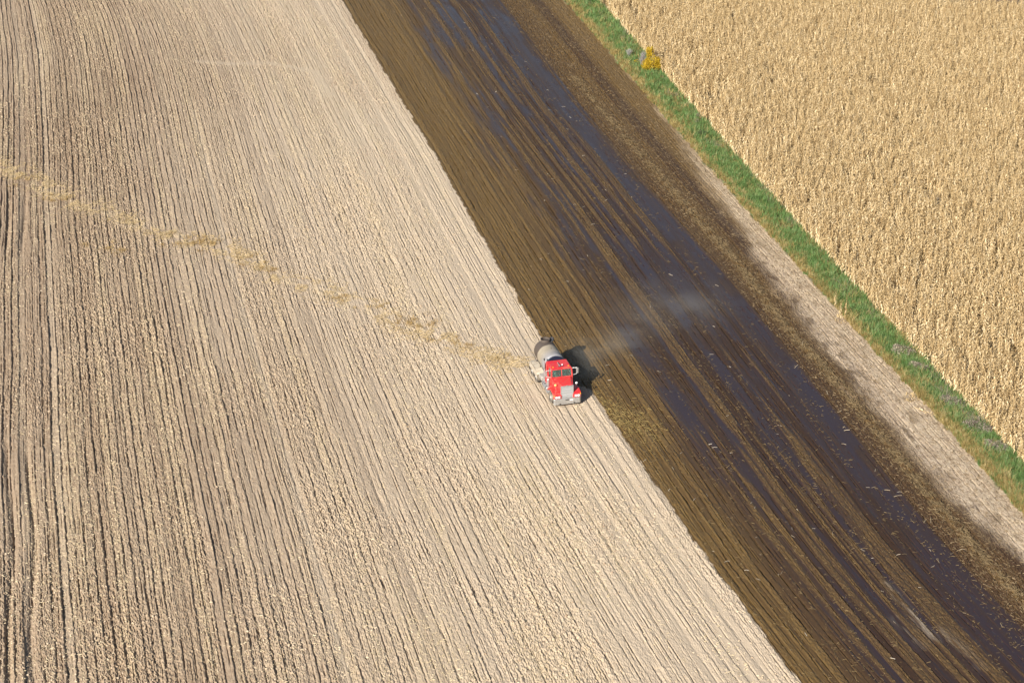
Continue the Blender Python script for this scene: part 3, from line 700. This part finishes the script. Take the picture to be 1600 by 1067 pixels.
class MB:
    def __init__(s): s.bm = bmesh.new()
    def box(s, c, sz, rot=None):
        M = Matrix.Translation(c) @ (rot.to_4x4() if rot else Matrix()) @ Matrix.Diagonal((*sz, 1))
        bmesh.ops.create_cube(s.bm, size=1, matrix=M); return s
    def hull(s, pts):
        """convex solid from 8 corners: 4 of the back ring, then 4 of the front ring"""
        v = [s.bm.verts.new(p) for p in pts]
        for f in ((0, 1, 2, 3), (7, 6, 5, 4), (0, 4, 5, 1), (1, 5, 6, 2), (2, 6, 7, 3), (3, 7, 4, 0)): s.bm.faces.new([v[i] for i in f])
        bmesh.ops.recalc_face_normals(s.bm, faces=s.bm.faces[:]); return s
    def cyl(s, a, b_, r1, r2=None, n=20, caps=True):
        a = Vector(a); b_ = Vector(b_); r2 = r1 if r2 is None else r2; q = (b_ - a)
        M = Matrix.Translation((a + b_) / 2) @ q.to_track_quat('Z', 'Y').to_matrix().to_4x4()
        bmesh.ops.create_cone(s.bm, cap_ends=caps, segments=n, radius1=r1, radius2=r2, depth=q.length, matrix=M); return s
    def pipe(s, pts, r, n=8):
        for a, b_ in zip(pts[:-1], pts[1:]): s.cyl(a, b_, r, r, n)
        return s
    def ball(s, c, r, sc=(1, 1, 1)):
        bmesh.ops.create_uvsphere(s.bm, u_segments=14, v_segments=8, radius=r, matrix=Matrix.Translation(c) @ Matrix.Diagonal((*sc, 1))); return s
    def lathe(s, prof, n=40, close=False):
        """profile (y, radius) revolved about the local Y axis through (cx, cz) in prof origin"""
        rings = []
        for y, r in prof:
            rings.append([s.bm.verts.new((math.cos(2 * math.pi * k / n) * r, y, math.sin(2 * math.pi * k / n) * r)) for k in range(n)])
        for i in range(len(rings) - 1):
            for k in range(n): s.bm.faces.new((rings[i][k], rings[i][(k + 1) % n], rings[i + 1][(k + 1) % n], rings[i + 1][k]))
        if close:
            s.bm.faces.new(rings[0]); s.bm.faces.new(rings[-1][::-1])
        return s
    def build(s, name, m, parent, bevel=0, smooth=False, loc=None, label=None):
        me_ = bpy.data.meshes.new(name); s.bm.to_mesh(me_); s.bm.free(); me_.materials.append(m)
        o = link(name, me_, parent)
        if loc: o.location = loc
        if bevel:
            md = o.modifiers.new('bevel', 'BEVEL'); md.width = bevel; md.segments = 2; md.limit_method = 'ANGLE'; md.angle_limit = R(35)
        if smooth:
            me_.polygons.foreach_set('use_smooth', np.full(len(me_.polygons), True))
            try: me_.set_sharp_from_angle(angle=R(35))
            except Exception: pass
        if label: o['label'] = label
        return o

T = empty('tank_truck', (TX, TY, 0), math.pi + TH)
tag(T, 'red tank truck spreading slurry at the edge of the wet strip', 'truck')
# chassis
m = MB()
for x in (-.43, .43): m.box((x, -3.9, .78), (.09, 6.9, .22))
for y in (-1.2, -3.4, -5.0, -6.9): m.box((0, y, .78), (.78, .12, .14))
m.cyl((-.95, -1.15, .5), (.95, -1.15, .5), .06)
for y in (-5.3, -6.6): m.cyl((-.95, y, .5), (.95, y, .5), .09)
m.build('chassis', DRK, T)
# bumper with cut marks
bp_ = MB().hull([(-1.20, -.10, .24), (1.20, -.10, .24), (1.20, -.10, .80), (-1.20, -.10, .80), (-1.08, 0, .26), (1.08, 0, .26), (1.08, 0, .78), (-1.08, 0, .78)])
bp_ = bp_.build('bumper', CHR, T, .03)
m = MB(); m.box((-.0, .004, .66), (.34, .02, .07)); m.box((-.62, .004, .34), (.14, .02, .07)); m.box((.62, .004, .34), (.14, .02, .07)); m.build('bumper_slot', BLK, bp_)
MB().box((-.35, .012, .62), (.30, .012, .15)).build('number_plate', mat('plate', (.62, .55, .54), .5), bp_, .005)
# grille: frame and bars
gr_ = MB(); gr_.box((0, -.14, .82), (1.10, .08, .08)); gr_.box((0, -.14, 1.86), (1.12, .09, .09))
for x in (-.53, .53): gr_.box((x, -.14, 1.34), (.07, .085, 1.0))
gr_ = gr_.build('grille', CHR, T, .012)
m = MB()
for i in range(13): m.box((-.46 + .077 * i, -.135, 1.34), (.034, .04, .97))
for z in (1.10, 1.34, 1.58): m.box((0, -.142, z), (1.0, .034, .02))
m.build('grille_bars', GRL, gr_)
MB().box((0, -.20, 1.34), (1.0, .05, .98)).build('radiator', mat('radiator', (.30, .31, .33), .6, .3), gr_)
# hood
m = MB(); m.hull([(-.92, -1.66, 1.05), (.92, -1.66, 1.05), (.92, -1.66, 1.92), (-.92, -1.66, 1.92),
                  (-.54, -.18, .85), (.54, -.18, .85), (.54, -.18, 1.88), (-.54, -.18, 1.88)])
m.hull([(-.80, -1.66, 1.90), (.80, -1.66, 1.90), (.74, -1.66, 2.05), (-.74, -1.66, 2.05), (-.50, -.2, 1.86), (.50, -.2, 1.86), (.42, -.22, 1.92), (-.42, -.22, 1.92)])
hood = m.build('hood', RED, T, .035)
m = MB().cyl((0, -.12, 1.93), (0, -.02, 1.96), .025); m.box((0, -.12, 1.93), (.10, .10, .03)); m.build('hood_ornament', CHR, hood)
# fenders with arches
def fender(sx):
    m = MB(); prof = [(-.02, .80), (-.03, 1.10), (-.22, 1.24), (-.75, 1.34), (-1.35, 1.34), (-1.75, 1.12), (-1.95, .86)]
    inner = [(-.20, .80), (-.22, 1.02), (-.45, 1.14), (-.80, 1.20), (-1.30, 1.20), (-1.62, 1.04), (-1.80, .86)]
    for i in range(len(prof) - 1):
        (y0, z0), (y1, z1) = prof[i], prof[i + 1]; (a0, c0), (a1, c1) = inner[i], inner[i + 1]
        xo, xi = 1.20 * sx, .50 * sx
        m.hull([(xi, a0, c0), (xo, a0, c0), (xo, y0, z0), (xi, y0, z0), (xi, a1, c1), (xo, a1, c1), (xo, y1, z1), (xi, y1, z1)])
    bmesh.ops.remove_doubles(m.bm, verts=m.bm.verts[:], dist=.001)
    f = m.build('fender', RED, T, .03)
    h = MB(); h.box((.86 * sx, -.005, .97), (.52, .06, .22)); h = h.build('headlight', CHR, T, .015)
    q = MB(); q.cyl((.74 * sx, -.0, .97), (.74 * sx, .045, .97), .085); q.cyl((.96 * sx, -.0, .97), (.96 * sx, .045, .97), .085); q.build('lens', LAMP, h, 0, True)
    MB().box((1.14 * sx, -.06, 1.10), (.08, .12, .10)).build('turn_signal', AMB, T, .01)
    mm = MB(); mm.pipe([(.84 * sx, -.55, 1.30), (.92 * sx, -.50, 1.80)], .013); mm = mm.build('fender_mirror', CHR, T)
    MB().ball((.92 * sx, -.48, 1.90), .105, (1, .45, 1)).build('mirror_head', FRAME if sx < 0 else mat('yellowed_mirror', (.60, .48, .16), .4), mm, 0, True)
for sx in (-1, 1): fender(sx)
# wheels
def wheel(x, y, r, w, dual=False):
    root = empty('wheel', (x, y, r)); root.parent = T
    t = MB(); sgn = 1 if x > 0 else -1
    k = (0, -sgn * .36) if dual else (0,)
    for dx in k:
        p = [(-w / 2, r * .60), (-w / 2, r * .90), (-w / 2 + .035, r * .985), (-w / 6, r), (w / 6, r), (w / 2 - .035, r * .985), (w / 2, r * .90), (w / 2, r * .60), (-w / 2, r * .60)]
        m2 = MB(); m2.lathe(p, 36); me2 = bpy.data.meshes.new('tmp'); m2.bm.to_mesh(me2); m2.bm.free()
        off = len(t.bm.verts); t.bm.from_mesh(me2); t.bm.verts.ensure_lookup_table()
        for v in t.bm.verts[off:]: v.co = Vector((v.co.y + dx, -v.co.x, v.co.z))
        bpy.data.meshes.remove(me2)
        for a in range(30):      # tread lugs
            an = 2 * math.pi * a / 30; t.box((dx, math.cos(an) * r, math.sin(an) * r), (w * .86, .05, .03), Matrix.Rotation(an - math.pi / 2, 3, 'X'))
    t.build('tyre', TYR, root)
    m2 = MB(); xo = sgn * w / 2
    m2.cyl((xo - sgn * .14, 0, 0), (xo - sgn * .06, 0, 0), r * .60, r * .58, 24); m2.cyl((xo - sgn * .08, 0, 0), (xo + sgn * .05, 0, 0), r * .2, r * .15, 14)
    for a in range(8):
        an = a * math.pi / 4; m2.cyl((xo - sgn * .06, math.cos(an) * r * .36, math.sin(an) * r * .36), (xo - sgn * .02, math.cos(an) * r * .36, math.sin(an) * r * .36), .025, n=6)
    m2.build('rim', RIM, root)
for sx in (-1, 1):
    wheel(1.00 * sx, -1.12, .52, .32)
    wheel(1.08 * sx, -5.35, .53, .32, True); wheel(1.08 * sx, -6.62, .53, .32, True)
# cab: lower body, posts, roof, so the windows are real openings
CY0, CY1 = -1.66, -3.38
m = MB()
m.box((0, CY0 - .03, 1.42), (1.84, .06, 1.10))                         # firewall
m.box((0, CY1 + .03, 1.80), (1.88, .06, 1.86))                         # back wall
for sx in (-1, 1): m.box((.93 * sx, (CY0 + CY1) / 2, 1.42), (.06, CY0 - CY1 - .0, 1.12))
m.box((0, (CY0 + CY1) / 2, .90), (1.80, 1.6, .06))
m.hull([(-.95, -1.72, 1.97), (.95, -1.72, 1.97), (.95, -1.72, 2.06), (-.95, -1.72, 2.06), (-.93, -1.62, 1.97), (.93, -1.62, 1.97), (.93, -1.62, 2.06), (-.93, -1.62, 2.06)])  # cowl
for sx in (-1, 1):
    def post(x0, x1, ya, yb, w, d):
        m.hull([(x0 - w, ya - d, 1.98), (x0 + w, ya - d, 1.98), (x0 + w, ya + d, 1.98), (x0 - w, ya + d, 1.98),
                (x1 - w, yb - d, 2.70), (x1 + w, yb - d, 2.70), (x1 + w, yb + d, 2.70), (x1 - w, yb + d, 2.70)])
    post(.905 * sx, .87 * sx, -1.70, -1.86, .055, .045)
    post(.93 * sx, .90 * sx, -2.62, -2.62, .03, .05)
    m.hull([(.90 * sx, -3.36, 1.98), (.96 * sx, -3.36, 1.98), (.96 * sx, -2.95, 1.98), (.90 * sx, -2.95, 1.98),
            (.87 * sx, -3.36, 2.70), (.93 * sx, -3.36, 2.70), (.93 * sx, -2.95, 2.70), (.87 * sx, -2.95, 2.70)])
m.hull([(-.028, -1.74, 1.98), (.028, -1.74, 1.98), (.028, -1.66, 1.98), (-.028, -1.66, 1.98), (-.028, -1.90, 2.68), (.028, -1.90, 2.68), (.028, -1.82, 2.68), (-.028, -1.82, 2.68)])
cab = m.build('cab', RED, T, .018)
m = MB(); m.hull([(-.94, -3.40, 2.66), (.94, -3.40, 2.66), (.86, -3.36, 2.83), (-.86, -3.36, 2.83), (-.92, -1.76, 2.66), (.92, -1.76, 2.66), (.84, -1.90, 2.80), (-.84, -1.90, 2.80)])
roof = m.build('roof', RED, cab, .05)
for i in range(5):
    m = MB(); m.hull([(-.05 + (i - 2) * (.16 if abs(i - 2) < 2 else .34), -2.12, 2.79)] * 0 or
                     [(c - .05, -2.10, 2.79) if 0 else (c, y, z) for c, y, z in [((i - 2) * (.17 if abs(i - 2) < 2 else .34) + dx, dy, dz) for dx, dy, dz in
                      ((-.05, -2.14, 2.79), (.05, -2.14, 2.79), (.03, -2.12, 2.86), (-.03, -2.12, 2.86), (-.05, -1.98, 2.79), (.05, -1.98, 2.79), (.03, -2.02, 2.85), (-.03, -2.02, 2.85))]])
    m.build('marker_light', AMB if abs(i - 2) == 2 else DRK, cab, .008)
m = MB(); m.cyl((.10, -2.75, 2.90), (.10, -2.22, 2.90), .022, .03); m.cyl((.10, -2.22, 2.90), (.10, -2.10, 2.90), .03, .075); m.box((.10, -2.7, 2.85), (.05, .06, .10)); m.box((.10, -2.3, 2.85), (.05, .06, .10)); m.build('air_horn', CHR, cab, 0, True)
m = MB(); m.ball((-.18, -2.25, 2.88), .07, (1, 1, .7)); m.build('roof_beacon', LAMP, cab, 0, True)
# windows
for sx in (-1, 1):
    m = MB(); m.hull([(.03 * sx, -1.70, 2.05), (.86 * sx, -1.70, 2.05), (.86 * sx, -1.69, 2.05), (.03 * sx, -1.69, 2.05),
                      (.03 * sx, -1.85, 2.67), (.83 * sx, -1.85, 2.67), (.83 * sx, -1.84, 2.67), (.03 * sx, -1.84, 2.67)])
    m.build('windshield', GLASS, cab)
    MB().hull([(.915 * sx, -2.57, 2.0), (.925 * sx, -2.57, 2.0), (.925 * sx, -1.76, 2.0), (.915 * sx, -1.76, 2.0),
               (.885 * sx, -2.57, 2.66), (.895 * sx, -2.57, 2.66), (.895 * sx, -1.92, 2.66), (.885 * sx, -1.92, 2.66)]).build('side_window', GLASS, cab)
    d = MB(); d.box((.966 * sx, -2.28, 1.45), (.014, 1.12, .98)); d = d.build('door', RED, cab, .006)
    MB().box((.985 * sx, -2.68, 1.78), (.03, .16, .035)).build('handle', CHR, d)
    s_ = MB(); s_.box((.42 * sx, -2.75, 1.55), (.55, .52, .16)); s_.box((.42 * sx, -3.02, 1.98), (.50, .14, .80)); s_.build('seat', mat('seat_cloth', (.40, .44, .40), .8) if sx > 0 else SEAT, cab, .03)
    # mirrors on brackets
    mm = MB(); X0, X1 = .93 * sx, 1.34 * sx
    mm.pipe([(X0, -1.86, 2.62), (X1, -1.80, 2.70), (X1, -1.80, 2.12), (X0, -1.80, 2.02)], .016); mm.pipe([(X0, -2.2, 2.60), (X1, -1.80, 2.60)], .012)
    mm = mm.build('mirror', FRAME, T)
    MB().box((1.38 * sx, -1.80, 2.41), (.19, .07, .50)).build('mirror_head', CHR, mm, .015)
m = MB()
for k in range(16):
    a, b2 = 2 * math.pi * k / 16, 2 * math.pi * (k + 1) / 16
    P = lambda t: (-.42 + .2 * math.cos(t), -2.12 - .08 * math.sin(t), 1.98 + .18 * math.sin(t))
    m.cyl(P(a), P(b2), .013, n=6)
m.pipe([(-.42, -2.1, 1.98), (-.42, -1.85, 1.75)], .02); m.build('steering_wheel', BLK, cab)
MB().box((0, -1.80, 1.90), (1.7, .24, .16)).build('dashboard', mat('dash', (.10, .13, .11), .7), cab, .03)
MB().box((.38, -1.86, 2.0), (.30, .20, .02)).build('white_sheet', mat('white_sheet', (.75, .76, .70), .8), cab)  # thin white sheet on the right side of the dashboard
# exhaust stack, fuel tanks, steps, air cleaner
m = MB(); m.cyl((1.02, -3.48, .9), (1.02, -3.48, 2.05), .085); m.cyl((1.02, -3.48, 2.05), (1.02, -3.48, 2.85), .05)
ex = m.build('exhaust_stack', CHR, T, 0, True)
MB().cyl((1.02, -3.48, 2.84), (1.02, -3.56, 3.02), .06, .06).build('stack_tip', BLK, ex, 0, True)
for sx in (-1, 1):
    m = MB(); m.cyl((1.0 * sx, -2.15, .72), (1.0 * sx, -3.55, .72), .27, n=28); f = m.build('fuel_tank', CHR, T, .02, True)
    m = MB()
    for y in (-2.4, -3.3): m.cyl((1.0 * sx, y + .03, .72), (1.0 * sx, y - .03, .72), .279, n=28)
    m.build('strap', DRK, f); MB().cyl((1.12 * sx, -2.9, .95), (1.14 * sx, -2.9, 1.02), .05).build('filler_cap', BLK, f)
    m = MB(); m.box((1.08 * sx, -2.0, .55), (.34, .26, .04)); m.box((1.08 * sx, -2.0, .85), (.30, .24, .04)); m.box((1.0 * sx, -2.0, .7), (.04, .22, .4)); m.build('step', CHR, T, .006)
m = MB(); m.cyl((1.12, -1.95, 1.25), (1.12, -1.95, 1.80), .13); m.cyl((1.12, -1.95, 1.80), (1.12, -1.95, 1.90), .15, .08); m.build('air_cleaner', CHR, T, 0, True)
# tank
TL = empty('tank', (0, 0, 0)); TL.parent = T
m = MB(); rr_ = .97; prof = [(-3.72, .02), (-3.70, .45), (-3.76, .80), (-3.86, .94), (-3.92, rr_)] + [(-3.92 - i * .32, rr_) for i in range(1, 10)] + [(-6.98, .93), (-7.10, .78), (-7.18, .42), (-7.20, .02)]
m.lathe(prof, 56, True)
bmesh.ops.transform(m.bm, matrix=Matrix.Translation((0, -.10, 2.15)) @ Matrix.Translation((0, -5.5, 0)) @ Matrix.Rotation(R(-1.6), 4, 'X') @ Matrix.Translation((0, 5.5, 0)), verts=m.bm.verts[:])
bmesh.ops.recalc_face_normals(m.bm, faces=m.bm.faces[:])
bpy.data.objects.remove(TL)
TL = m.build('tank', TANK, T, 0, True)
m = MB(); m.lathe([(-3.60, .02), (-3.60, .90), (-3.66, .945)], 48)
bmesh.ops.transform(m.bm, matrix=Matrix.Translation((0, -.08, 2.09)), verts=m.bm.verts[:]); m.build('tank_head', mat('navy_head', (.012, .016, .035), .5), TL, 0, True)
m = MB()
for y in (-4.75, -5.9):
    m.lathe([(y - .05, rr_ + .004), (y - .05, rr_ + .018), (y + .05, rr_ + .018), (y + .05, rr_ + .004)], 56)
bmesh.ops.transform(m.bm, matrix=Matrix.Translation((0, -.10, 2.15)) @ Matrix.Translation((0, -5.5, 0)) @ Matrix.Rotation(R(-1.6), 4, 'X') @ Matrix.Translation((0, 5.5, 0)), verts=m.bm.verts[:])
m.build('band', TANK, TL, 0, True)
# open hatch: a ring wall with its lid folded back
m = MB(); zc, yc_ = 3.14, -6.80
n_ = 28
for r1, r2, z0, z1 in ((.42, .42, zc - .25, zc + .16), (.37, .37, zc + .16, zc - .06), (.42, .37, zc + .16, zc + .16)):
    v0 = [m.bm.verts.new((math.cos(6.2832 * k / n_) * r1, yc_ + math.sin(6.2832 * k / n_) * r1, z0)) for k in range(n_)]
    v1 = [m.bm.verts.new((math.cos(6.2832 * k / n_) * r2, yc_ + math.sin(6.2832 * k / n_) * r2, z1)) for k in range(n_)]
    for k in range(n_): m.bm.faces.new((v0[k], v0[(k + 1) % n_], v1[(k + 1) % n_], v1[k]))
m.build('hatch', TANK, TL, 0, True)
MB().cyl((0, yc_, zc - .05), (0, yc_, zc - .03), .369).build('hatch_shade_disc', BLK, TL)  # black disc set in the ring to stand for the shade inside the hatch
m = MB(); m.cyl((-.50, yc_ - .10, zc - .02), (-.56, yc_ - .12, zc - .10), .30, .30, 24); m.build('hatch_lid', DRK, TL, .01)
MB().cyl((-.05, -5.15, 3.03), (-.05, -5.15, 3.12), .05).build('vent', DRK, TL)
# cradle and rear wheel fenders
m = MB()
for y in (-4.2, -5.4, -6.6): m.hull([(-.75, y - .06, .88), (.75, y - .06, .88), (.85, y - .06, 1.45), (-.85, y - .06, 1.45), (-.75, y + .06, .88), (.75, y + .06, .88), (.85, y + .06, 1.45), (-.85, y + .06, 1.45)])
m.build('cradle', DRK, T)
for sx in (-1, 1):
    m = MB(); pr = [(-4.72, .98), (-4.88, 1.22), (-5.25, 1.32), (-6.70, 1.32), (-7.10, 1.22), (-7.28, .98)]
    for (y0, z0), (y1, z1) in zip(pr[:-1], pr[1:]):
        m.hull([(.72 * sx, y0, z0 + .02), (1.30 * sx, y0, z0 - .03), (1.30 * sx, y0, z0), (.72 * sx, y0, z0 + .05), (.72 * sx, y1, z1 + .02), (1.30 * sx, y1, z1 - .03), (1.30 * sx, y1, z1), (.72 * sx, y1, z1 + .05)])
    m.hull([(1.27 * sx, -4.74, .72), (1.31 * sx, -4.74, .72), (1.31 * sx, -4.90, 1.20), (1.27 * sx, -4.90, 1.20), (1.27 * sx, -7.26, .72), (1.31 * sx, -7.26, .72), (1.31 * sx, -7.10, 1.20), (1.27 * sx, -7.10, 1.20)])
    m.build('rear_fender', DUSTY, T)
    MB().box((1.0 * sx, -7.34, .62), (.56, .02, .62)).build('mud_flap', BLK, T)
    m = MB(); m.box((.98 * sx, -4.15, 1.02), (.42, .7, .38)); m.build('tool_box', RIM if sx > 0 else DRK, T, .02)
m = MB(); m.pipe([(0, -7.2, 1.5), (0, -7.5, 1.3), (0, -7.55, .95)], .11, 14); m.hull([(-.35, -7.75, .86), (.35, -7.75, .86), (.35, -7.75, .90), (-.35, -7.75, .90), (-.12, -7.45, .98), (.12, -7.45, .98), (.12, -7.45, 1.02), (-.12, -7.45, 1.02)])
m.build('spreader', DRK, T)
m = MB()
for x in (.10, .42): m.pipe([(x, -7.32, .9), (x, -7.30, 2.7), (x, -7.0, 3.05)], .018)
for i in range(6): m.cyl((.10, -7.31, 1.1 + .3 * i), (.42, -7.31, 1.1 + .3 * i), .014, n=6)
m.build('ladder', FRAME, T)

# ------------------------------------------------------------------ dust drifting off the truck
def dust(name, px, py, z, size, rz, dens, label, seed):
    X, Y = g(px, py); bm = bmesh.new(); bmesh.ops.create_icosphere(bm, subdivisions=3, radius=1)
    me_ = bpy.data.meshes.new(name); bm.to_mesh(me_); bm.free()
    o = link(name, me_); o.location = (float(X), float(Y), z); o.scale = size; o.rotation_euler = (0, 0, rz)
    m = bpy.data.materials.new(name); m.use_nodes = True; N = m.node_tree.nodes; L = m.node_tree.links
    N.remove(N['Principled BSDF']); v = N.new('ShaderNodeVolumePrincipled'); L.new(v.outputs[0], N['Material Output'].inputs['Volume'])
    v.inputs['Color'].default_value = (.90, .85, .76, 1); v.inputs['Anisotropy'].default_value = .1
    tc = N.new('ShaderNodeTexCoord'); ln = N.new('ShaderNodeVectorMath'); ln.operation = 'LENGTH'; L.new(tc.outputs['Object'], ln.inputs[0])
    fo = N.new('ShaderNodeMapRange'); fo.inputs[1].default_value = 1.0; fo.inputs[2].default_value = .15; fo.interpolation_type = 'SMOOTHSTEP'; L.new(ln.outputs['Value'], fo.inputs[0])
    n = N.new('ShaderNodeTexNoise'); n.inputs['Scale'].default_value = .6; n.inputs['Detail'].default_value = 5; geo = N.new('ShaderNodeNewGeometry'); mp = N.new('ShaderNodeMapping'); mp.inputs['Rotation'].default_value = (0, 0, -rz); mp.inputs['Scale'].default_value = (.45, 1.1, 1); L.new(geo.outputs['Position'], mp.inputs[0]); L.new(mp.outputs[0], n.inputs['Vector'])
    nr = N.new('ShaderNodeMapRange'); nr.inputs[1].default_value = .42; nr.inputs[2].default_value = .66; L.new(n.outputs[0], nr.inputs[0])
    mu = N.new('ShaderNodeMath'); mu.operation = 'MULTIPLY'; L.new(fo.outputs[0], mu.inputs[0]); L.new(nr.outputs[0], mu.inputs[1])
    m2 = N.new('ShaderNodeMath'); m2.operation = 'MULTIPLY'; L.new(mu.outputs[0], m2.inputs[0]); m2.inputs[1].default_value = dens
    L.new(m2.outputs[0], v.inputs['Density']); me_.materials.append(m)
    tag(o, label, 'dust', kind='stuff')
dust('dust_cloud', 950, 556, 1.2, (6.0, 4.0, 1.4), R(35), .11, 'faint grey dust drifting from the truck over the wet strip', 1)
dust('dust_cloud', 1040, 505, 1.6, (9.5, 8.0, 1.7), R(45), .06, 'thinnest far end of the grey dust trail over the purple lanes', 3)
dust('dust_cloud', 914, 588, 1.1, (2.6, 4.0, 1.5), R(-10), .10, 'faint dust hanging in the shadow beside the truck', 2)
